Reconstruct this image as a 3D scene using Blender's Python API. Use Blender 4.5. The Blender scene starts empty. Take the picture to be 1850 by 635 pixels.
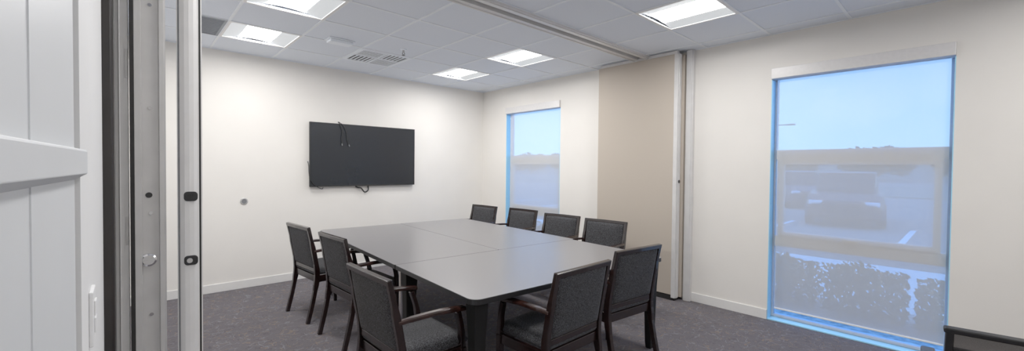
import bpy, bmesh, math, random
from mathutils import Vector, Matrix
PI=math.pi
random.seed(4)
scn=bpy.context.scene
COL=scn.collection
scn.view_settings.view_transform='Standard'
scn.view_settings.look='None'
scn.view_settings.exposure=0.0
scn.view_settings.gamma=1.2

# ------------------------------------------------------------------ camera
YAW,PITCH,ROLL,FPX,H=0.7420,0.0195,0.0096,754.49,1.448
fw=Vector((math.sin(YAW)*math.cos(PITCH),math.cos(YAW)*math.cos(PITCH),-math.sin(PITCH)))
rt=Vector((math.cos(YAW),-math.sin(YAW),0)); up=rt.cross(fw)
rt2=rt*math.cos(ROLL)+up*math.sin(ROLL); up2=-rt*math.sin(ROLL)+up*math.cos(ROLL)
cam=bpy.data.cameras.new('camera'); cam.sensor_width=36; cam.lens=FPX/1850*36; cam.clip_start=0.01; cam.clip_end=300
co=bpy.data.objects.new('camera',cam); COL.objects.link(co); scn.camera=co
co.matrix_world=Matrix((( rt2.x,up2.x,-fw.x,0),(rt2.y,up2.y,-fw.y,0),(rt2.z,up2.z,-fw.z,H),(0,0,0,1)))

# ------------------------------------------------------------------ materials
MATS={}
def mat(name,col,rough=0.6,metal=0.0,noise=0.0,nscale=40,bump=0.0,bscale=200,spec=None,emit=None,estr=0,col2=None,coat=0,pos=(.35,.65)):
    if name in MATS: return MATS[name]
    m=bpy.data.materials.new(name); m.use_nodes=True; nt=m.node_tree; b=nt.nodes['Principled BSDF']
    b.inputs['Base Color'].default_value=(*col,1); b.inputs['Roughness'].default_value=rough; b.inputs['Metallic'].default_value=metal
    if spec is not None: b.inputs['Specular IOR Level'].default_value=spec
    if coat: b.inputs['Coat Weight'].default_value=coat; b.inputs['Coat Roughness'].default_value=.15
    tc=nt.nodes.new('ShaderNodeTexCoord')
    if noise or col2:
        n=nt.nodes.new('ShaderNodeTexNoise'); n.inputs['Scale'].default_value=nscale; n.inputs['Detail'].default_value=4
        nt.links.new(tc.outputs['Object'],n.inputs['Vector'])
        r=nt.nodes.new('ShaderNodeValToRGB'); nt.links.new(n.outputs['Fac'],r.inputs['Fac'])
        r.color_ramp.elements[0].position=pos[0]; r.color_ramp.elements[1].position=pos[1]
        c2=col2 if col2 else tuple(min(1,c*(1+noise)) for c in col)
        c1=col if col2 else tuple(c*(1-noise) for c in col)
        r.color_ramp.elements[0].color=(*c1,1); r.color_ramp.elements[1].color=(*c2,1)
        nt.links.new(r.outputs['Color'],b.inputs['Base Color'])
    if bump:
        n2=nt.nodes.new('ShaderNodeTexNoise'); n2.inputs['Scale'].default_value=bscale; n2.inputs['Detail'].default_value=3
        nt.links.new(tc.outputs['Object'],n2.inputs['Vector'])
        bp=nt.nodes.new('ShaderNodeBump'); bp.inputs['Strength'].default_value=bump; bp.inputs['Distance'].default_value=.002
        nt.links.new(n2.outputs['Fac'],bp.inputs['Height']); nt.links.new(bp.outputs['Normal'],b.inputs['Normal'])
    if emit: b.inputs['Emission Color'].default_value=(*emit,1); b.inputs['Emission Strength'].default_value=estr
    MATS[name]=m; return m
WALL=mat('wall_paint',(.84,.812,.765),.7,noise=.012,nscale=3,bump=.15,bscale=300)
WALLL=mat('wall_paint_cool',(.80,.80,.80),.6,noise=.012,nscale=3,bump=.1,bscale=300)
TILE=mat('ceiling_tile',(.79,.84,.92),.9,noise=.02,nscale=160,bump=.5,bscale=500)
TBAR=mat('ceiling_bar',(.86,.90,.95),.5,noise=.01)
VENTW=mat('vent_enamel',(.88,.93,1.0),.5,noise=.01)
BASE=mat('baseboard_vinyl',(.80,.79,.77),.45,noise=.01)
WHITE=mat('white_enamel',(.86,.86,.86),.4,noise=.01)
SIDEGLOW=mat('light_side_glow',(.22,.22,.22),.6,noise=.02,emit=(.93,.97,1.0),estr=.48)  # troffer reflector sides; weak emission stands in for reflected lamp light
DOORW=mat('door_paint',(.66,.68,.70),.45,noise=.01,nscale=5)
BEIGE=mat('partition_vinyl',(.51,.445,.372),.7,noise=.03,nscale=300,bump=.3,bscale=600)
ALU=mat('brushed_aluminium',(.52,.51,.50),.42,.35,noise=.04,nscale=12)
ALUL=mat('light_aluminium',(.72,.71,.70),.42,.15,noise=.03,nscale=12)
CHROME=mat('chrome',(.7,.7,.72),.18,1.0,noise=.02)
BLACKP=mat('black_plastic',(.010,.010,.011),.35,noise=.1)
RUBBER=mat('black_rubber',(.009,.008,.008),.7,noise=.2)
WOOD=mat('espresso_wood',(.010,.004,.0035),.25,noise=.35,nscale=25,coat=.3)
ARMW=mat('espresso_wood_reddish',(.022,.008,.006),.25,noise=.4,nscale=18,coat=.4)  # armrests, a redder brown than the frame wood
LAM=mat('grey_laminate',(.185,.180,.185),.30,noise=.05,nscale=400)
EDGE=mat('black_edge',(.010,.010,.011),.4,noise=.1)
LEGB=mat('black_leg_coat',(.006,.006,.006),.6,noise=.1,spec=.25)
TVB=mat('tv_shell',(.008,.008,.009),.35,noise=.05)
SCR=mat('tv_screen',(.010,.013,.018),.25,noise=.03,nscale=2)
CABLE=mat('cable_black',(.006,.006,.006),.5,noise=.1)
FRAMEW=mat('window_frame_paint',(.66,.68,.72),.4,noise=.02)
CASS=mat('shade_cassette_metal',(.76,.745,.735),.35,.05,noise=.02)
REVEAL=mat('window_reveal_sky_tint',(.36,.74,1.0),.35,noise=.02)  # white jambs and sill; blue sky light is put into their colour
SHADOWG=mat('dark_grille',(.16,.165,.175),.6,noise=.1)
LG=mat('vent_grey',(.30,.33,.37),.6,noise=.05)
EMIT=mat('lamp_diffuser',(.9,.9,.9),.5,noise=.005,emit=(1.0,.98,.965),estr=40)

def fabric():
    m=mat('charcoal_fabric',(.006,.006,.0072),.9,bump=.8,bscale=500,col2=(.078,.079,.088),nscale=170,pos=(.42,.68))
    b=m.node_tree.nodes['Principled BSDF']; b.inputs['Sheen Weight'].default_value=.05
    return m
FAB=fabric()
def carpet():
    m=bpy.data.materials.new('patterned_carpet'); m.use_nodes=True; nt=m.node_tree; b=nt.nodes['Principled BSDF']; N=nt.nodes.new; L=nt.links.new
    b.inputs['Roughness'].default_value=.95; b.inputs['Specular IOR Level'].default_value=.15
    tc=N('ShaderNodeTexCoord')
    ns=N('ShaderNodeTexNoise'); ns.inputs['Scale'].default_value=9; L(tc.outputs['Object'],ns.inputs['Vector'])
    mx=N('ShaderNodeMix'); mx.data_type='RGBA'; mx.blend_type='LINEAR_LIGHT'; mx.inputs[0].default_value=.08
    L(tc.outputs['Object'],mx.inputs[6]); L(ns.outputs['Color'],mx.inputs[7])
    def lines(scale,width,seed):
        mp=N('ShaderNodeMapping'); mp.inputs['Location'].default_value=(seed,seed*2,0); L(mx.outputs[2],mp.inputs['Vector'])
        v=N('ShaderNodeTexVoronoi'); v.feature='DISTANCE_TO_EDGE'; v.inputs['Scale'].default_value=scale; L(mp.outputs[0],v.inputs['Vector'])
        r=N('ShaderNodeMath'); r.operation='LESS_THAN'; r.inputs[1].default_value=width; L(v.outputs['Distance'],r.inputs[0])
        n=N('ShaderNodeTexNoise'); n.inputs['Scale'].default_value=12; L(mp.outputs[0],n.inputs['Vector'])
        g=N('ShaderNodeMath'); g.operation='GREATER_THAN'; g.inputs[1].default_value=.5; L(n.outputs['Fac'],g.inputs[0])
        k=N('ShaderNodeMath'); k.operation='MULTIPLY'; L(r.outputs[0],k.inputs[0]); L(g.outputs[0],k.inputs[1]); return k.outputs[0]
    n3=N('ShaderNodeTexNoise'); n3.inputs['Scale'].default_value=160; n3.inputs['Detail'].default_value=3; L(tc.outputs['Object'],n3.inputs['Vector'])
    r3=N('ShaderNodeValToRGB'); r3.color_ramp.elements[0].position=.3; r3.color_ramp.elements[1].position=.7
    r3.color_ramp.elements[0].color=(.097,.089,.098,1); r3.color_ramp.elements[1].color=(.132,.122,.134,1); L(n3.outputs['Fac'],r3.inputs['Fac'])
    m1=N('ShaderNodeMix'); m1.data_type='RGBA'; L(lines(10,.030,0),m1.inputs[0]); L(r3.outputs[0],m1.inputs[6]); m1.inputs[7].default_value=(.172,.135,.118,1)
    m2=N('ShaderNodeMix'); m2.data_type='RGBA'; L(lines(15,.03,3.3),m2.inputs[0]); L(m1.outputs[2],m2.inputs[6]); m2.inputs[7].default_value=(.086,.079,.089,1)
    m3=N('ShaderNodeMix'); m3.data_type='RGBA'; L(lines(9,.025,7.1),m3.inputs[0]); L(m2.outputs[2],m3.inputs[6]); m3.inputs[7].default_value=(.162,.157,.175,1)
    L(m3.outputs[2],b.inputs['Base Color'])
    bp=N('ShaderNodeBump'); bp.inputs['Strength'].default_value=.5; bp.inputs['Distance'].default_value=.004; L(n3.outputs['Fac'],bp.inputs['Height']); L(bp.outputs['Normal'],b.inputs['Normal'])
    return m
CARPET=carpet()
def screen_mat(name,c1,c2,tl_f,tr_f,scale=500):
    m=bpy.data.materials.new(name); m.use_nodes=True; nt=m.node_tree; N=nt.nodes.new; L=nt.links.new
    for n in list(nt.nodes): nt.nodes.remove(n)
    out=N('ShaderNodeOutputMaterial'); tr=N('ShaderNodeBsdfTransparent'); tr.inputs[0].default_value=(1,1,1,1)
    df=N('ShaderNodeBsdfDiffuse'); tl=N('ShaderNodeBsdfTranslucent')
    tc=N('ShaderNodeTexCoord'); w=N('ShaderNodeTexNoise'); w.inputs['Scale'].default_value=scale; L(tc.outputs['Object'],w.inputs['Vector'])
    r=N('ShaderNodeValToRGB'); r.color_ramp.elements[0].color=(*c1,1); r.color_ramp.elements[1].color=(*c2,1); L(w.outputs['Fac'],r.inputs[0])
    L(r.outputs[0],df.inputs[0]); L(r.outputs[0],tl.inputs[0])
    a=N('ShaderNodeMixShader'); a.inputs[0].default_value=tl_f; L(df.outputs[0],a.inputs[1]); L(tl.outputs[0],a.inputs[2])
    c=N('ShaderNodeMixShader'); c.inputs[0].default_value=tr_f; L(a.outputs[0],c.inputs[1]); L(tr.outputs[0],c.inputs[2]); L(c.outputs[0],out.inputs[0]); return m
SHADE=screen_mat('shade_screen',(.68,.68,.67),(.78,.78,.77),.20,.29)
CHMESH=screen_mat('chair_mesh',(.05,.042,.042),(.09,.08,.08),.1,.10,300)
def glass_mat():
    m=bpy.data.materials.new('window_glass'); m.use_nodes=True; nt=m.node_tree; N=nt.nodes.new; L=nt.links.new
    for n in list(nt.nodes): nt.nodes.remove(n)
    out=N('ShaderNodeOutputMaterial'); tr=N('ShaderNodeBsdfTransparent'); tr.inputs[0].default_value=(.94,.98,1,1)
    g=N('ShaderNodeBsdfGlossy'); g.inputs['Roughness'].default_value=.02; f=N('ShaderNodeFresnel'); f.inputs[0].default_value=1.2
    c=N('ShaderNodeMixShader'); L(f.outputs[0],c.inputs[0]); L(tr.outputs[0],c.inputs[1]); L(g.outputs[0],c.inputs[2]); L(c.outputs[0],out.inputs[0]); return m
GLASS=glass_mat()

# ------------------------------------------------------------------ mesh helpers
def obj(name,bm,m,parent=None,loc=(0,0,0),bevel=0,smooth=False,seg=2):
    bmesh.ops.recalc_face_normals(bm,faces=bm.faces[:])
    me=bpy.data.meshes.new(name); bm.to_mesh(me); bm.free(); me.materials.append(m)
    o=bpy.data.objects.new(name,me); COL.objects.link(o); o.location=loc
    if parent: o.parent=parent
    if smooth:
        for p in me.polygons: p.use_smooth=True
    if bevel:
        b=o.modifiers.new('bevel','BEVEL'); b.width=bevel; b.segments=seg; b.limit_method='ANGLE'; b.angle_limit=math.radians(40)
    return o
def nb(): return bmesh.new()
def box(bm,x0,x1,y0,y1,z0,z1):
    vs=[bm.verts.new(Vector(p)) for p in ((x0,y0,z0),(x1,y0,z0),(x1,y1,z0),(x0,y1,z0),(x0,y0,z1),(x1,y0,z1),(x1,y1,z1),(x0,y1,z1))]
    for f in ((0,3,2,1),(4,5,6,7),(0,1,5,4),(1,2,6,5),(2,3,7,6),(3,0,4,7)): bm.faces.new([vs[i] for i in f])
    return bm
def B(*a): return box(nb(),*a)
def sweep(bm,pts,ws,hs,side=Vector((1,0,0))):
    pts=[Vector(p) for p in pts]; n=len(pts)
    if not hasattr(ws,'__len__'): ws=[ws]*n
    if not hasattr(hs,'__len__'): hs=[hs]*n
    rings=[]
    for i,p in enumerate(pts):
        t=(pts[min(i+1,n-1)]-pts[max(i-1,0)]).normalized(); s=(side-t*side.dot(t)).normalized(); nn=s.cross(t)
        rings.append([bm.verts.new(p+s*(a*ws[i]/2)+nn*(b*hs[i]/2)) for a,b in((-1,-1),(1,-1),(1,1),(-1,1))])
    for r,q in zip(rings,rings[1:]):
        for k in range(4): bm.faces.new((r[k],r[(k+1)%4],q[(k+1)%4],q[k]))
    bm.faces.new(rings[0][::-1]); bm.faces.new(rings[-1]); return bm
def smoothpts(pts,k=4):
    P=[Vector(p) for p in pts]; P=[P[0]*2-P[1]]+P+[P[-1]*2-P[-2]]; out=[]
    for i in range(1,len(P)-2):
        for j in range(k):
            t=j/k; a,b,c,d=P[i-1:i+3]
            out.append(.5*((2*b)+(c-a)*t+(2*a-5*b+4*c-d)*t*t+(3*b-a-3*c+d)*t**3))
    out.append(P[-2]); return out
def tube(bm,pts,r,seg=10,caps=True):
    pts=[Vector(p) for p in pts]; n=len(pts); rings=[]; s=None
    if not hasattr(r,'__len__'): r=[r]*n
    for i,p in enumerate(pts):
        t=(pts[min(i+1,n-1)]-pts[max(i-1,0)]).normalized()
        if s is None: s=t.orthogonal().normalized()
        s=(s-t*s.dot(t)).normalized(); q=t.cross(s)
        rings.append([bm.verts.new(p+s*(r[i]*math.cos(2*PI*k/seg))+q*(r[i]*math.sin(2*PI*k/seg))) for k in range(seg)])
    for a,b in zip(rings,rings[1:]):
        for k in range(seg): bm.faces.new((a[k],a[(k+1)%seg],b[(k+1)%seg],b[k]))
    if caps: bm.faces.new(rings[0][::-1]); bm.faces.new(rings[-1])
    return bm
def rrect(w,h,r,n=6):
    R=r if hasattr(r,'__len__') else (r,)*4; out=[]
    for (sx,sy,a0),q in zip(((1,1,0),(-1,1,PI/2),(-1,-1,PI),(1,-1,1.5*PI)),R):
        cx,cy=sx*(w/2-q),sy*(h/2-q)
        for k in range(n+1):
            a=a0+PI/2*k/n; out.append((cx+q*math.cos(a),cy+q*math.sin(a)))
    return out
def prism(bm,pts,fn0,fn1):
    a=[bm.verts.new(Vector(fn0(*p))) for p in pts]; b=[bm.verts.new(Vector(fn1(*p))) for p in pts]; n=len(pts)
    bm.faces.new(a[::-1]); bm.faces.new(b)
    for k in range(n): bm.faces.new((a[k],a[(k+1)%n],b[(k+1)%n],b[k]))
    return bm
def pad(bm,c,ux,uy,w,h,t,bulge_f=.012,bulge_b=.004,N=12):
    c,ux,uy=Vector(c),Vector(ux).normalized(),Vector(uy).normalized(); nn=ux.cross(uy); G={}
    def e(a): return math.copysign(1-(1-abs(a))**1.6,a)
    for s in(1,-1):
        for i in range(N+1):
            for j in range(N+1):
                a,b=e(2*i/N-1),e(2*j/N-1)
                if s==-1 and (i in(0,N) or j in(0,N)): continue
                m=max(abs(a),abs(b)); k=(max(0,1-m**10))**.5
                off=s*(t/2*k)+(bulge_f if s==1 else -bulge_b)*(1-a**4)*(1-b**4)
                G[s,i,j]=bm.verts.new(c+ux*(a*w/2)+uy*(b*h/2)+nn*off)
    def g(s,i,j): return G[1,i,j] if (i in(0,N) or j in(0,N)) else G[s,i,j]
    for s in(1,-1):
        for i in range(N):
            for j in range(N): bm.faces.new((g(s,i,j),g(s,i+1,j),g(s,i+1,j+1),g(s,i,j+1)))
    return bm
def tag(o,label=None,cat=None,group=None,kind=None):
    if label: o['label']=label
    if cat: o['category']=cat
    if group: o['group']=group
    if kind: o['kind']=kind
    return o
def empty(name,loc,rz=0,label=None,cat=None,group=None):
    o=bpy.data.objects.new(name,None); COL.objects.link(o); o.location=loc; o.rotation_euler=(0,0,rz); o.empty_display_size=.1
    return tag(o,label,cat,group)
def copy_tree(o,parent=None):
    c=o.copy(); COL.objects.link(c)
    if parent: c.parent=parent
    for ch in list(o.children): copy_tree(ch,c)
    return c
def S(o): return tag(o,kind='structure')

# ------------------------------------------------------------------ room shell
XR,YB,C=4.545,5.718,2.74
XL=-.064
YN=-2.2; XA=-1.4
S(obj('floor',B(XA-.1,XR+.12,YN-.1,YB+.1,-.12,0),CARPET))
S(obj('wall_back',B(XL-.1,XR+.15,YB,YB+.12,0,C+.15),WALL))
S(obj('wall_near',B(XA-.1,XR+.15,YN-.12,YN,0,C+.15),WALL))
W1=(.075,1.286); W2=(3.945,5.105); ZB,ZT=.012,2.415
bm=nb()
for y0,y1 in((YN,W1[0]),(W1[1],W2[0]),(W2[1],YB)): box(bm,XR,XR+.17,y0,y1,0,C+.15)
for y0,y1 in(W1,W2): box(bm,XR,XR+.17,y0,y1,ZT,C+.15); box(bm,XR+.12,XR+.17,y0,y1,-.1,0)
S(obj('wall_right',bm,WALL))
bm=nb(); box(bm,XL-.1,XL,1.06,YB,0,C+.15)
S(obj('wall_left',bm,WALLL))
bm=nb(); box(bm,XA-.1,XA,YN,1.16,0,C+.15); box(bm,XA,XL-.1,1.06,1.16,0,C+.15)
S(obj('wall_entry',bm,WALLL))
def bboard(nm,segs):
    bm=nb()
    for s in segs: box(bm,*s)
    S(obj(nm,bm,BASE,bevel=.003))
bboard('baseboard_back',[(XL,XR,YB-.012,YB,0,.095)])
bboard('baseboard_right',[(XR-.012,XR,YN,W1[0],0,.095),(XR-.012,XR,W1[1],2.02,0,.095),(XR-.012,XR,3.2,W2[0],0,.095),(XR-.012,XR,W2[1],YB-.012,0,.095)])
bboard('baseboard_near',[(XA,XR-.012,YN,YN+.012,0,.095)])

# ceiling: lay-in tiles on a metal grid
gx=[XA]+[.67+.61*k for k in range(-3,7)]+[XR]
gx=[g for g in gx if g>=XA]
gyf=[2.70,3.30,3.90,4.50,5.10,YB]; gyn=[YN,-1.7,-1.1,-.5,.10,.70,1.30,1.90,2.50]
lights=[(.67,4.50),(.67,3.30),(3.11,4.50),(3.11,3.30),(3.11,1.30),(.67,1.30),(3.11,-1.1),(.67,-1.1)]  # last three are unseen, added to light the room
diff=(1.89,4.50); grille=(.06,4.50)
skip={(round(a,2),round(b,2)) for a,b in lights+[diff,grille]}
bm=nb(); bg=nb()
for ys in(gyf,gyn):
    for y0,y1 in zip(ys,ys[1:]):
        for x0,x1 in zip(gx,gx[1:]):
            if (round(x0,2),round(y0,2)) in skip: continue
            box(bm,x0,x1,y0,y1,C+.004,C+.02)
    for y in ys: box(bg,XA,XR,y-.011,y+.011,C-.002,C+.006)
    for x in gx: box(bg,x-.011,x+.011,ys[0],ys[-1],C-.0015,C+.0065)
box(bm,.06,.37,4.50,5.10,C+.004,C+.02)
box(bm,XA,XR,YN,YB,C+.14,C+.16)
cl=S(obj('ceiling',bm,TILE)); obj('ceiling_grid',bg,TBAR,cl)
bm=nb()
box(bm,0,XR,2.49,2.565,C-.022,C+.03); box(bm,0,XR,2.635,2.71,C-.022,C+.03)
box(bm,0,XR,2.505,2.52,C-.030,C-.02); box(bm,0,XR,2.68,2.695,C-.030,C-.02)
tr=S(obj('trim_1',bm,ALUL,bevel=.002))
obj('track_slot',B(0,XR,2.565,2.635,C+.02,C+.03),SHADOWG,tr)
S(obj('trim_2',box(box(nb(),XR-.05,XR,2.02,2.10,0,C),XR-.06,XR-.05,2.035,2.085,0,C),ALUL,bevel=.003))

# ceiling lights
def troffer():
    r=empty('ceiling_light',(0,0,C))
    w,d=.61,.60; bm=nb(); f=.022
    for a in((0,w,0,f),(0,w,d-f,d),(0,f,f,d-f),(w-f,w,f,d-f)): box(bm,*a,-.004,.004)
    obj('frame',bm,WHITE,r,bevel=.001)
    ix=.16
    for xa_,xb_,za,zb_ in((f,ix,.002,.022),(w-ix,w-f,.022,.002)):
        bm=nb(); v=[bm.verts.new(p) for p in((xa_,f,za),(xb_,f,zb_),(xb_,d-f,zb_),(xa_,d-f,za))]; bm.faces.new(v); obj('side_reflector_glow',bm,SIDEGLOW,r)
    bm=nb(); n=8
    v=[[bm.verts.new((ix+(w-2*ix)*k/n,y,.022+.010*math.sin(PI*k/n))) for k in range(n+1)] for y in(f,d-f)]
    for k in range(n): bm.faces.new((v[0][k],v[0][k+1],v[1][k+1],v[1][k]))
    obj('diffuser',bm,EMIT,r,smooth=True)
    obj('housing',B(.01,w-.01,.01,d-.01,.036,.13),WHITE,r)
    return r
L0=troffer(); lab=['square ceiling light nearest above the dark return grille on the far left','square ceiling light cut off by the top edge above the left of the room',
 'small far square ceiling light closest to the back wall above the window corner','square ceiling light between the far corner light and the partition track',
 'square ceiling light on the window side of the track, in front of the large window','unseen square ceiling light added for lighting over the near left of the room',
 'unseen square ceiling light added for lighting behind the viewpoint on the window side','unseen square ceiling light added for lighting behind the viewpoint on the door side']
for k,(x,y) in enumerate(lights):
    o=L0 if k==0 else copy_tree(L0); o.location=(x,y,C); tag(o,lab[k],'ceiling light','recessed square ceiling lights')
r=empty('air_diffuser',(diff[0]+.305,diff[1]+.3,C),0,'white square louvred air diffuser set in the ceiling grid','air vent')
bm=nb()
for a in((-.305,.305,-.30,-.26),(-.305,.305,.26,.30),(-.305,-.265,-.26,.26),(.265,.305,-.26,.26)): box(bm,*a,-.008,.004)
box(bm,-.012,.012,-.26,.26,-.007,.004); box(bm,-.265,.265,-.012,.012,-.007,.004)
obj('frame',bm,VENTW,r,bevel=.001)
bm=nb()
for q in range(5):
    t=.030+q*.046
    box(bm,.012,.262,t,t+.018,-.004,.001); box(bm,-.262,-.012,-t-.018,-t,-.004,.001)
    box(bm,-t-.018,-t,.012,.258,-.004,.001); box(bm,t,t+.018,-.258,-.012,-.004,.001)
obj('louvres',bm,VENTW,r)
obj('backing',B(-.29,.29,-.29,.29,.010,.014),SHADOWG,r)
r=empty('return_grille',(.37,grille[1],C),0,'dark grey return air grille in the ceiling by the left wall','air vent')
bm=nb(); w=.29;d=.6
for a in((0,w,0,.02),(0,w,d-.02,d),(0,.02,.02,d-.02),(w-.02,w,.02,d-.02)): box(bm,*a,-.004,.004)
obj('frame',bm,LG,r)
bm=nb()
for k in range(18): y=.035+k*.03; box(bm,.02,w-.02,y,y+.012,0,.006)
obj('slats',bm,LG,r); obj('backing',B(.01,w-.01,.01,d-.01,.008,.014),SHADOWG,r)
r=empty('ceiling_sensor',(1.61,4.40,C),0,'small white rectangular box fixed to the ceiling between light and diffuser','sensor')
obj('base_plate',B(-.13,.13,-.075,.075,-.008,.002),VENTW,r,bevel=.003); obj('cover',B(-.115,.115,-.06,.06,-.038,-.008),VENTW,r,bevel=.008)
r=empty('sprinkler_head',(2.247,4.248,C),0,'small chrome fire sprinkler hanging from the ceiling beside the diffuser','sprinkler')
obj('escutcheon',tube(nb(),[(0,0,.004),(0,0,-.004),(0,0,-.008)],[.035,.035,.02],20),VENTW,r)
obj('pipe',tube(nb(),[(0,0,-.008),(0,0,-.03)],.011,12),ALU,r)
bm=nb(); sweep(bm,[(-.008,0,-.03),(-.014,0,-.045),(0,0,-.06)],.005,.005,Vector((0,1,0))); sweep(bm,[(.008,0,-.03),(.014,0,-.045),(0,0,-.06)],.005,.005,Vector((0,1,0)))
obj('frame_arms',bm,SHADOWG,r); obj('deflector',tube(nb(),[(0,0,-.06),(0,0,-.063)],.018,16),SHADOWG,r)

# ------------------------------------------------------------------ windows and shades
def window(n,y0,y1):
    bm=nb(); xa,xb=XR+.10,XR+.16; f=.025
    box(bm,xa,xb,y0,y0+f,ZB,ZT); box(bm,xa,xb,y1-f,y1,ZB,ZT); box(bm,xa,xb,y0+f,y1-f,ZT-f,ZT); box(bm,xa,xb,y0+f,y1-f,ZB,ZB+f)
    box(bm,xa-.01,xb,y0+f,y1-f,1.545,1.64); box(bm,xa-.01,xb,y0+f,y1-f,.71,.81)
    w=S(obj('window_%d'%n,bm,FRAMEW,bevel=.003))
    bm=nb(); a,b=y0+f+.03,y1-f-.03; s=.045
    box(bm,xa-.02,xa+.02,a,a+s,.81,1.545); box(bm,xa-.02,xa+.02,b-s,b,.81,1.545); box(bm,xa-.02,xa+.02,a+s,b-s,.81,.81+s); box(bm,xa-.02,xa+.02,a+s,b-s,1.545-s,1.545)
    sa=obj('sash',bm,FRAMEW,w,bevel=.003)
    obj('latch',B(xa-.045,xa-.02,(a+b)/2-.05,(a+b)/2+.05,.82,.845),FRAMEW,sa,bevel=.004)
    for z0,z1 in((1.64,ZT-f),(.81,1.545),(ZB+f,.71)): obj('pane',B(xa+.028,xa+.034,y0+f,y1-f,z0,z1),GLASS,w)
    bm=nb(); t=.006
    box(bm,XR,XR+.10,y0,y0+t,ZB,ZT-.105); box(bm,XR,XR+.10,y1-t,y1,ZB,ZT-.105)
    obj('jamb_liner',bm,REVEAL,w)
    obj('sill',B(XR-.006,XR+.165,y0+.001,y1-.001,.0,ZB),REVEAL,w,bevel=.002)
window(1,*W1); window(2,*W2)
def shade(y0,y1,label,zb=.12):
    r=empty('roller_shade',(XR+.05,(y0+y1)/2,ZT),0,label,'roller shade','window roller shades')
    w=(y1-y0)/2
    obj('cassette',B(-.078,.045,-w+.001,w-.001,-.100,-.001),CASS,r,bevel=.004)
    g=.045; gr=.022; bm=nb()
    v=[bm.verts.new(p) for p in((0,-w+gr,zb-ZT),(0,w-g,zb-ZT),(0,w-g,-.10),(0,-w+gr,-.10))]; bm.faces.new(v)
    obj('shade_fabric',bm,SHADE,r)
    obj('hem_bar',B(-.006,.006,-w+gr,w-g,zb-ZT-.015,zb-ZT),WHITE,r,bevel=.003)
    return r
shade(*W1,'pulled-down translucent roller shade on the large window right of the folding partition')
shade(*W2,'pulled-down translucent roller shade on the narrower far window near the room corner')

# ------------------------------------------------------------------ operable partition panels
r=empty('partition_panel',(4.385,2.135,0),0,'tall beige folding partition panel parked flat along the window wall','partition panel')
Hh=2.70; D=1.04
obj('panel_face',B(0,.075,.045,D,.06,Hh),BEIGE,r,bevel=.003)
obj('edge_profile',box(box(nb(),-.006,.082,0,.045,.03,Hh),.01,.06,-.008,0,.03,Hh),ALUL,r,bevel=.004)
obj('bottom_seal',B(.005,.07,.01,D-.01,.003,.055),RUBBER,r)
obj('lock',tube(nb(),[(.035,-.008,1.31),(.035,-.014,1.31)],.018,16),BLACKP,r)
obj('top_seal',B(.012,.063,.02,D-.02,Hh,C-.004),ALUL,r)
r=empty('partition_panel',(4.475,2.11,0),0,'second beige partition panel stacked between the front panel and the wall','partition panel')
obj('panel_face',B(0,.065,.045,1.08,.06,Hh),BEIGE,r,bevel=.003)
obj('edge_profile',B(-.002,.066,0.0,.045,.03,Hh),BEIGE,r,bevel=.003)
obj('bottom_seal',B(.005,.06,.03,1.07,.003,.055),RUBBER,r)

A=empty('partition_panel',(.132,2.0,0),-math.atan(.066),'folded partition panel with rounded pale metal edge and two black latches, nearest the meeting room','partition panel')
w=.076
bm=nb()
prof=[(0,.0),(.012,-.004),(.012,-.012),(.022,-.018),(.036,-.020),(.050,-.018),(.060,-.012),(.062,-.004),(w,0),(w,.06),(0,.06)]
prism(bm,prof,lambda x,y:(x,y,.03),lambda x,y:(x,y,2.68)); obj('edge_profile',bm,ALUL,A)
obj('groove',B(.003,.008,-.003,.002,.03,2.68),SHADOWG,A); obj('panel_face',B(.006,w-.006,.06,1.1,.05,2.68),BEIGE,A,bevel=.003)
obj('groove',B(.066,.072,-.003,.002,.03,2.68),RUBBER,A); obj('bottom_seal',B(.01,w-.01,.01,1.09,.003,.05),RUBBER,A)
for z in(1.327,1.085):
    bm=nb(); prism(bm,rrect(.042,.036,.012),lambda x,y,z=z:(.040+x,-.0245,z+y),lambda x,y,z=z:(.040+x,-.016,z+y))
    l=obj('latch',bm,BLACKP,A,bevel=.002); obj('latch_bolt',tube(nb(),[(.036,-.0245,z),(.036,-.029,z)],.009,14),ALU if z<1.2 else TVB,l)
A=empty('partition_panel',(.014,2.0,0),0,'folded partition panel with flat grey metal edge, screws and a round bolt','partition panel')
w=.086
bm=nb()
prof=[(0,-.012),(.018,-.012),(.020,0),(.066,0),(.068,-.012),(.080,-.012),(w,-.006),(w,.06),(0,.06)]
prism(bm,prof,lambda x,y:(x,y,.03),lambda x,y:(x,y,2.68)); obj('edge_profile',bm,ALU,A)
obj('panel_face',B(.004,w-.004,.06,1.15,.05,2.68),BEIGE,A,bevel=.003); obj('bottom_seal',B(.01,w-.01,.01,1.1,.003,.05),RUBBER,A)
obj('seal_strip',B(-.012,-.0005,-.014,.05,.03,2.68),RUBBER,A)
for z in(2.02,1.65,1.27,.90): obj('screw',tube(nb(),[(.043,0,z),(.043,-.003,z)],.006,12),CHROME,A)
obj('bolt_hole',tube(nb(),[(.038,0,1.335),(.038,-.002,1.335)],.010,14),BLACKP,A)
bo=obj('round_bolt',tube(nb(),[(.036,0,1.10),(.036,-.008,1.10),(.036,-.011,1.10)],[.024,.023,.017],20),CHROME,A)
obj('bolt_slot',B(.020,.052,-.013,-.010,1.096,1.104),ALU,bo)
A=empty('partition_panel',(-.036,2.0,0),0,'narrow off-white folded panel edge beside the dark jamb by the light switch','partition panel')
obj('edge_profile',box(box(nb(),0,.036,0,.06,.03,2.68),.010,.014,-.006,0,.03,2.68),ALUL,A,bevel=.004)
obj('panel_face',B(.003,.033,.06,1.1,.05,2.68),BEIGE,A); obj('bottom_seal',B(.008,.028,.01,1.09,.003,.05),RUBBER,A)
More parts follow.
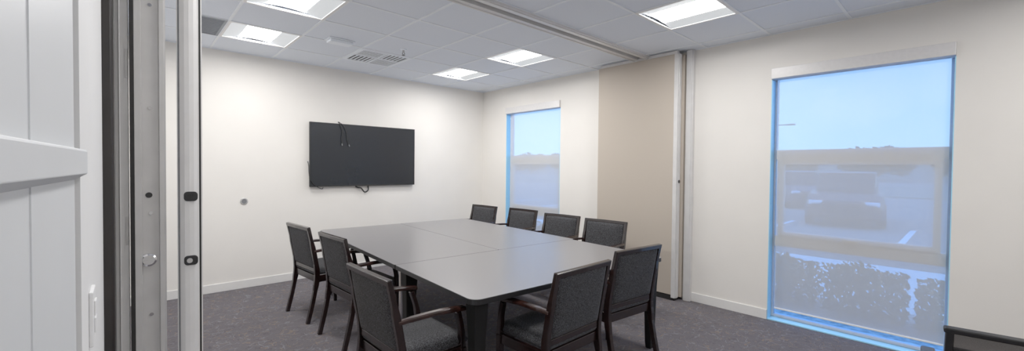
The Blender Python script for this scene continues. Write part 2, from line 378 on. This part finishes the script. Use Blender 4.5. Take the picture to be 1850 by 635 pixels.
obj('hinge',B(.026,.033,-.004,0,1.16,1.26),ALU,A); obj('hinge',B(.026,.033,-.004,0,1.75,1.85),ALU,A)
S(obj('trim_3',B(XL-.004,XL+.027,1.90,2.05,0,C),mat('dark_jamb',(.012,.009,.008),.35,noise=.3,nscale=6),bevel=.008,seg=4))

r=empty('light_switch',(XL,1.27,1.12),0,'white light switch plate on the near left wall','switch')
obj('plate',B(0,.007,-.040,.040,-.058,.058),WHITE,r,bevel=.002)
obj('rocker',B(.007,.010,-.017,.017,.002,.034),WHITE,r,bevel=.001); obj('rocker',B(.007,.010,-.017,.017,-.034,-.002),WHITE,r,bevel=.001)
# near panelled leaf with projecting ledge, opened back against the wall
dr=S(obj('door_1',B(-.050,-.0075,-.95,.0,0.01,2.30),DOORW))
dr.location=(XL,1.044,0); dr.rotation_euler=(0,0,-math.atan(.0503))
obj('stile',B(-.0085,-.006,-.302,0,.01,2.30),DOORW,dr)
obj('stile',B(-.0085,-.006,-.95,-.80,.01,2.30),DOORW,dr)
bm=nb(); pr=[(-.010,1.472),(.008,1.472),(.010,1.468),(.010,1.430),(-.008,1.418),(-.010,1.418)]
prism(bm,pr,lambda x,z:(x,-.95,z),lambda x,z:(x,.003,z)); obj('ledge',bm,DOORW,dr,bevel=.002)
obj('rail',B(-.0085,-.006,-.80,-.302,2.2,2.3),DOORW,dr); obj('rail',B(-.0085,-.006,-.80,-.302,.01,.2),DOORW,dr)

# ------------------------------------------------------------------ television
zc=(1.173+2.008)/2; xc=(1.696+3.189)/2
r=empty('television',(xc,5.668,zc),0,'large black wall-mounted flat television on the back wall','television')
hw,hh=.746,.4175
obj('shell',B(-hw,hw,.004,.028,-hh,hh),TVB,r,bevel=.004)
bm=nb(); f=.009
for a in((-hw,hw,hh-f,hh),(-hw,hw,-hh,-hh+.016),(-hw,-hw+f,-hh,hh),(hw-f,hw,-hh,hh)): box(bm,a[0],a[1],-.002,.006,a[2],a[3])
obj('bezel',bm,TVB,r,bevel=.001)
obj('screen',B(-hw+f,hw-f,.001,.004,-hh+.016,hh-f),SCR,r)
obj('wall_bracket',B(-.3,.3,.028,.0495,-.2,.2),BLACKP,r)
obj('rear_housing',B(-.55,.55,.028,.040,-.38,.1),TVB,r)
def cable(pts,label,nm='cable',plug=True,rr=.0045):
    p0=Vector(pts[0]); r=empty(nm,p0,0,label,'cable')
    obj('cord',tube(nb(),[p-p0 for p in smoothpts(pts,6)],rr,8),CABLE,r,smooth=True)
    if plug:
        e=Vector(pts[-1])-p0; d=(Vector(pts[-1])-Vector(pts[-2])).normalized(); obj('plug',tube(nb(),[e-d*.005,e+d*.022],rr*1.7,8),SHADOWG,r)
cable([(2.06,5.70,2.03),(2.063,5.665,2.015),(2.08,5.655,1.97),(2.10,5.654,1.90),(2.093,5.654,1.82),(2.098,5.654,1.74)],'thin black cable with plug hanging over the screen top, shorter left strand')
cable([(2.07,5.70,2.035),(2.078,5.665,2.016),(2.11,5.655,1.99),(2.155,5.654,1.90),(2.165,5.654,1.80),(2.19,5.654,1.73)],'thin black cable with plug hanging over the screen top, longer right strand')
cable([(1.683,5.705,1.50),(1.682,5.66,1.45),(1.684,5.654,1.36),(1.70,5.654,1.27),(1.76,5.654,1.19),(1.84,5.66,1.145),(1.87,5.70,1.16)],'black cable looping over the lower left corner of the television',plug=False)
cable([(2.30,5.705,1.165),(2.33,5.69,1.15),(2.37,5.68,1.14),(2.42,5.68,1.085),(2.47,5.68,1.11),(2.48,5.705,1.165)],'black cable loop sagging below the middle of the television',plug=False,rr=.009)
r=empty('wall_outlet_cap',(.989,YB,1.021),0,'small round brushed metal cap on the back wall left of the television','wall cap')
obj('ring',tube(nb(),[(0,0,0),(0,-.006,0),(0,-.009,0)],[.040,.040,.034],24),ALU,r); obj('plug_face',tube(nb(),[(0,-.009,0),(0,-.012,0)],.026,20),SHADOWG,r)

# ------------------------------------------------------------------ tables: one across the near end, two lengthwise behind it
TX,TY,TR=2.364,3.2075,-.065
def table(a,b,w,d,label,metal,radii):
    c,s=math.cos(TR),math.sin(TR)
    r=empty('conference_table',(TX+c*a-s*b,TY+s*a+c*b,0),TR,label,'table','three tables pushed into one conference table')
    bm=nb(); prism(bm,rrect(w-.002,d-.002,radii),lambda x,y:(x,y,.7365),lambda x,y:(x,y,.74)); obj('tabletop',bm,LAM,r)
    bm=nb(); prism(bm,rrect(w,d,radii),lambda x,y:(x,y,.708),lambda x,y:(x,y,.738)); obj('edge_band',bm,EDGE,r,bevel=.002)
    bm=nb(); i=.15
    for q in((-w/2+i,w/2-i,-d/2+i,-d/2+i+.03),(-w/2+i,w/2-i,d/2-i-.03,d/2-i),(-w/2+i,-w/2+i+.03,-d/2+i,d/2-i),(w/2-i-.03,w/2-i,-d/2+i,d/2-i)): box(bm,*q,.690,.708)
    obj('under_frame',bm,EDGE,r)
    for X in(-1,1):
        for Y in(-1,1):
            if metal:
                x,y=X*(w/2-.10),Y*(d/2-.11)
                obj('leg',tube(nb(),[(x,y,0),(x,y,.03),(x,y,.031),(x,y,.708)],[.026,.026,.02,.02],14),CHROME,r)
            else:
                x,y=X*(w/2-.075),Y*(d/2-.075)
                obj('leg',sweep(nb(),[(x,y,0),(x,y,.05),(x,y,.5),(x,y,.708)],[.045,.055,.075,.095],[.045,.055,.075,.095]),LEGB,r,bevel=.006)
    return r
s_,b_=.012,.06
table(-.018,-1.0175,1.830,1.012,'grey laminate table laid across the near end of the joined conference table',False,(s_,s_,b_,b_))
table(-.4675,.5085,.932,2.032,'grey laminate table at the far left, nearest the television',True,(s_,b_,s_,s_))
table(.4675,.5085,.932,2.032,'grey laminate table at the far right, on the window side',True,(b_,s_,s_,s_))

# ------------------------------------------------------------------ chairs
def make_chair(mesh_back=False):
    r=empty('mesh_back_chair' if mesh_back else 'dining_chair',(0,0,0))
    hw=.243; W=EDGE if mesh_back else WOOD; pw=.022 if mesh_back else .031
    for s in(-1,1):
        bm=nb(); sweep(bm,smoothpts([(s*hw,.000,0),(s*hw,.055,.24),(s*hw,.082,.44),(s*hw,.055,.64),(s*hw,.005,.875)],4),pw,[.034]*2+[.036]*4+[.046]*4+[.040]*4+[.028]*3)
        obj('leg',bm,W,r,bevel=.004)
        bm=nb(); sweep(bm,[(s*.232,.475,0),(s*.236,.468,.2),(s*.240,.458,.42)],[.028,.034,.04],[.028,.034,.04]); obj('leg',bm,W,r,bevel=.004)
        bm=nb(); sweep(bm,smoothpts([(s*.240,.458,.42),(s*.246,.445,.53),(s*.256,.415,.635)],4),[.034]*9,[.034]*4+[.028]*5); obj('arm_support',bm,W,r,bevel=.004)
        bm=nb(); sweep(bm,smoothpts([(s*.246,.052,.655),(s*.260,.15,.664),(s*.270,.30,.666),(s*.262,.455,.650)],5),[.030]*4+[.040]*6+[.046]*6,[.024]*16); obj('armrest',bm,EDGE if mesh_back else ARMW,r,bevel=.007)
    up_=Vector((0,-.070,.40)).normalized()
    th=.020 if mesh_back else .032
    bm=nb(); sweep(bm,[(-hw-.016,.006,.884-th/2),(0,.000,.886-th/2),(hw+.016,.006,.884-th/2)],th,.028,Vector((0,-.17,1))); obj('top_rail',bm,W,r,bevel=.005)
    obj('bottom_rail',sweep(nb(),[(-hw+.01,.080,.475),(hw-.01,.080,.475)],.036,.026,Vector((0,0,1))),W,r,bevel=.003)
    if mesh_back:
        bm=nb(); v=[bm.verts.new(p) for p in((-.232,.076,.492),(.232,.076,.492),(.232,.008,.866),(-.232,.008,.866))]; bm.faces.new(v); obj('mesh_back',bm,CHMESH,r)
        obj('cross_rail',sweep(nb(),[(-hw+.008,.022,.80),(hw-.008,.022,.80)],.016,.016,Vector((0,0,1))),W,r,bevel=.002)
    else:
        obj('backrest',pad(nb(),(0,.044,.675),(-1,0,0),up_,.46,.372,.034,.010,.006),FAB,r,smooth=True)
    obj('seat',pad(nb(),(0,.287,.452),(1,0,0),(0,1,0),.478,.43,.07,.014,.0),FAB,r,smooth=True)
    bm=nb(); box(bm,-.225,.225,.45,.475,.365,.425); box(bm,-.225,.225,.075,.10,.365,.425); box(bm,-.25,-.225,.08,.46,.365,.425); box(bm,.225,.25,.08,.46,.365,.425)
    obj('seat_frame',bm,W,r,bevel=.003)
    return r
CH=make_chair()
G='dark armchairs around the conference table'
spec=[(1.17,4.28,-1.48,'dark wood armchair at the far left of the table, closest to the television'),
 (1.205,3.477,-1.52,'dark wood armchair in the middle of the left side of the table'),
 (.936,2.168,-1.56,'dark wood armchair nearest the viewer on the left side of the table'),
 (3.865,4.80,PI/2+.08,'grey backed chair furthest away on the window side, beside the far window'),
 (3.95,4.07,PI/2+.04,'second furthest grey backed chair on the window side, in front of the far window'),
 (3.86,3.305,PI/2+.10,'grey backed chair on the window side, between the far window and the folding partition'),
 (3.835,2.66,PI/2+.08,'nearest of the window side chairs, in front of the beige folding partition'),
 (1.93,1.474,0.02,'left one of the two armchairs at the near end, turned back towards the viewer'),
 (2.685,1.57,-.10,'right one of the two armchairs at the near end, beside the folding partition')]
for k,(x,y,rz,l) in enumerate(spec):
    o=CH if k==0 else copy_tree(CH); o.location=(x,y,0); o.rotation_euler=(0,0,rz); tag(o,l,'chair',G)
o=make_chair(True); o.location=(2.215,-.21,0); o.rotation_euler=(0,0,-PI/2+.12)
tag(o,'black framed mesh back chair cut off at the lower right corner below the large window','chair')

# ------------------------------------------------------------------ outside
ZG=-.15
ASPH=mat('asphalt',(.25,.235,.215),.9,noise=.1,nscale=30); CONC=mat('concrete',(.76,.74,.70),.85,noise=.06,nscale=8); GRASS=mat('lawn',(.20,.21,.18),.95,noise=.2,nscale=20)
S(obj('ground',B(XR+.2,120,-70,130,ZG-.1,ZG-.02),ASPH))
S(obj('sidewalk',B(6.3,9.2,-30,40,ZG-.02,ZG+.02),CONC))
S(obj('planting_bed',B(XR+.17,6.3,-30,40,ZG-.02,ZG+.03),mat('mulch',(.50,.48,.45),.95,noise=.3,nscale=15)))
S(obj('lawn',B(34,60,-70,130,ZG-.02,ZG+.03),GRASS))
bm=nb(); bp_=[(88,ZG-.02),(97,3.2),(112,3.4),(119,ZG-.02)]
prism(bm,bp_,lambda x,z:(x,-70,z),lambda x,z:(x,130,z)); S(obj('embankment',bm,GRASS))
for k in range(-8,12):
    y=k*2.75+.9; tag(obj('parking_line',B(10.8,15.6,y,y+.12,ZG-.02,ZG-.012),mat('line_paint',(.85,.85,.83),.7,noise=.05)),kind='structure')
def leafball(bm,c,r,n,ls,rx=1,ry=1,rz=1,cube=False):
    for _ in range(n):
        if cube: u=Vector((random.uniform(-1,1),random.uniform(-1,1),random.uniform(-1,1))); u.z*=1-.25*abs(u.x)
        else: u=Vector((random.gauss(0,1),random.gauss(0,1),random.gauss(0,1))).normalized()*random.uniform(.6,1)
        p=Vector(c)+Vector((u.x*r*rx,u.y*r*ry,u.z*r*rz)); q=Vector((random.gauss(0,1),random.gauss(0,1),random.gauss(0,1))).normalized(); s=q.orthogonal().normalized()*ls; t=q.cross(s).normalized()*ls*.6
        vs=[bm.verts.new(p+s),bm.verts.new(p+t),bm.verts.new(p-s),bm.verts.new(p-t)]; bm.faces.new(vs)
LEAF=mat('hedge_leaf',(.055,.075,.04),.7,noise=.4,nscale=6); TREE=mat('tree_leaf',(.13,.15,.13),.8,noise=.3,nscale=2); BARK=mat('bark',(.08,.06,.05),.9,noise=.3)
for k in range(12):
    y=-1.5+k*.74; x=5.75+random.uniform(-.06,.06); r=empty('hedge_shrub',(x,y,ZG+.03),0,'low leafy green shrub in the bed outside the windows','shrub','shrubs outside the windows')
    bm=nb(); hh_=random.uniform(.95,1.15); leafball(bm,(0,0,.27*hh_),.335,2300,.026,1,1,.78*hh_,cube=True); leafball(bm,(0,random.uniform(-.08,.08),.47*hh_),.2,300,.026,1,1.1,.6); obj('foliage',bm,LEAF,r)
    obj('stem',tube(nb(),[(0,0,0),(.02,0,.25)],.015,6),BARK,r)
for x,y,h in [(80,-1,5.3),(83,9.5,6.0),(79,20,5.2),(82,30.5,5.6),(81,68,5.6),(79,78.5,6.0),(83,89,5.4),(80,99.5,5.6)]:
    r=empty('distant_tree',(x,y,ZG),0,'dark tree on the horizon beyond the parking lot','tree','trees beyond the parking lot')
    bm=nb()
    for q in range(5): leafball(bm,(random.uniform(-1,1),(q-2)*1.45,h*.5+random.uniform(-.5,.6)),h*.36,330,.42,1,.8,1)
    obj('crown',bm,TREE,r); obj('trunk',tube(nb(),[(0,0,0),(0,0,h*.5)],.2,8),BARK,r)
def street_lamp(x,y,label):
    r=empty('street_lamp',(x,y,ZG),0,label,'lamp post')
    obj('pole',tube(nb(),[(0,0,0),(0,0,5.6)],[.09,.06],10),SHADOWG,r); obj('arm',tube(nb(),smoothpts([(0,0,5.5),(0,-.9,5.85),(0,-2,5.9)]),.05,8),SHADOWG,r); obj('lamp_head',B(-.15,.15,-2.6,-1.9,5.82,5.95),SHADOWG,r,bevel=.03)
street_lamp(46,13.6,'grey lamp post with curved arm far across the parking lot')
def car(x,y,rz,col,label,mname):
    r=empty('car',(x,y,ZG-.02),rz,label,'car')
    P=mat(mname,col,.45,.1,noise=.05,coat=.15); GL=mat('car_glass',(.02,.022,.025),.3,noise=.05,spec=.2)
    def loft(secs,m,nm,bev):
        bm=nb(); rings=[]
        for X,w,z0,z1 in secs: rings.append([bm.verts.new((X,a,b)) for a,b in((-w,z0),(w,z0),(w*1.0,(z0+z1)/2),(w*.92,z1),(-w*.92,z1),(-w,(z0+z1)/2))])
        for p,q in zip(rings,rings[1:]):
            for k in range(6): bm.faces.new((p[k],p[(k+1)%6],q[(k+1)%6],q[k]))
        bm.faces.new(rings[0]); bm.faces.new(rings[-1][::-1]); return obj(nm,bm,m,r,bevel=bev,seg=3)
    loft([(-2.25,.80,.35,.75),(-2.15,.88,.25,.95),(-1.4,.92,.22,1.02),(.8,.92,.22,1.0),(1.9,.90,.22,.92),(2.3,.82,.3,.75)],P,'body',.06)
    loft([(-1.9,.66,.95,1.02),(-1.4,.74,.95,1.5),(.1,.76,.95,1.55),(.45,.74,.95,1.5),(1.15,.70,.93,1.0)],GL,'cabin_glass',.05)
    loft([(-1.4,.70,1.46,1.54),(.1,.72,1.5,1.59),(.4,.70,1.46,1.54)],P,'roof',.02)
    for a in(-1.35,1.42):
        for b in(-.82,.82):
            w=obj('wheel',tube(nb(),[(a,b-.1,.33),(a,b+.1,.33)],.33,20),RUBBER,r); obj('rim',tube(nb(),[(a,b-.11,.33),(a,b+.11,.33)],.2,14),ALU,w)
    for b in(-.62,.62): obj('headlight',B(2.15,2.3,b-.16,b+.16,.62,.76),mat('headlight_glass',(.7,.72,.75),.15,noise=.02),r,bevel=.03)
    obj('grille',B(2.2,2.32,-.4,.4,.42,.66),BLACKP,r,bevel=.02)
car(16.9,2.6,PI+.12,(.07,.03,.03),'dark red car parked facing the building, seen through the large window shade','car_paint_dark')
car(22.5,5.3,PI+.5,(.03,.04,.06),'dark blue car parked further back, seen through the left of the large window','car_paint_blue')

# ------------------------------------------------------------------ world
w=bpy.data.worlds.new('sky'); scn.world=w; w.use_nodes=True; nt=w.node_tree; N=nt.nodes.new; L=nt.links.new
bg=nt.nodes['Background']; tc=N('ShaderNodeTexCoord'); sp=N('ShaderNodeSeparateXYZ'); L(tc.outputs['Generated'],sp.inputs[0])
rp=N('ShaderNodeValToRGB'); L(sp.outputs['Z'],rp.inputs[0]); e=rp.color_ramp.elements
e[0].position=0; e[0].color=(.26,.55,1,1); e[1].position=.6; e[1].color=(.09,.33,1,1)
ns=N('ShaderNodeTexNoise'); ns.inputs['Scale'].default_value=3; ns.inputs['Detail'].default_value=6; L(tc.outputs['Generated'],ns.inputs['Vector'])
r2=N('ShaderNodeValToRGB'); r2.color_ramp.elements[0].position=.5; r2.color_ramp.elements[1].position=.75; r2.color_ramp.elements[1].color=(.3,.3,.3,1); L(ns.outputs['Fac'],r2.inputs[0])
mx=N('ShaderNodeMix'); mx.data_type='RGBA'; L(r2.outputs[0],mx.inputs[0]); L(rp.outputs[0],mx.inputs[6]); mx.inputs[7].default_value=(.8,.9,1,1)
L(mx.outputs[2],bg.inputs[0]); bg.inputs[1].default_value=2.9
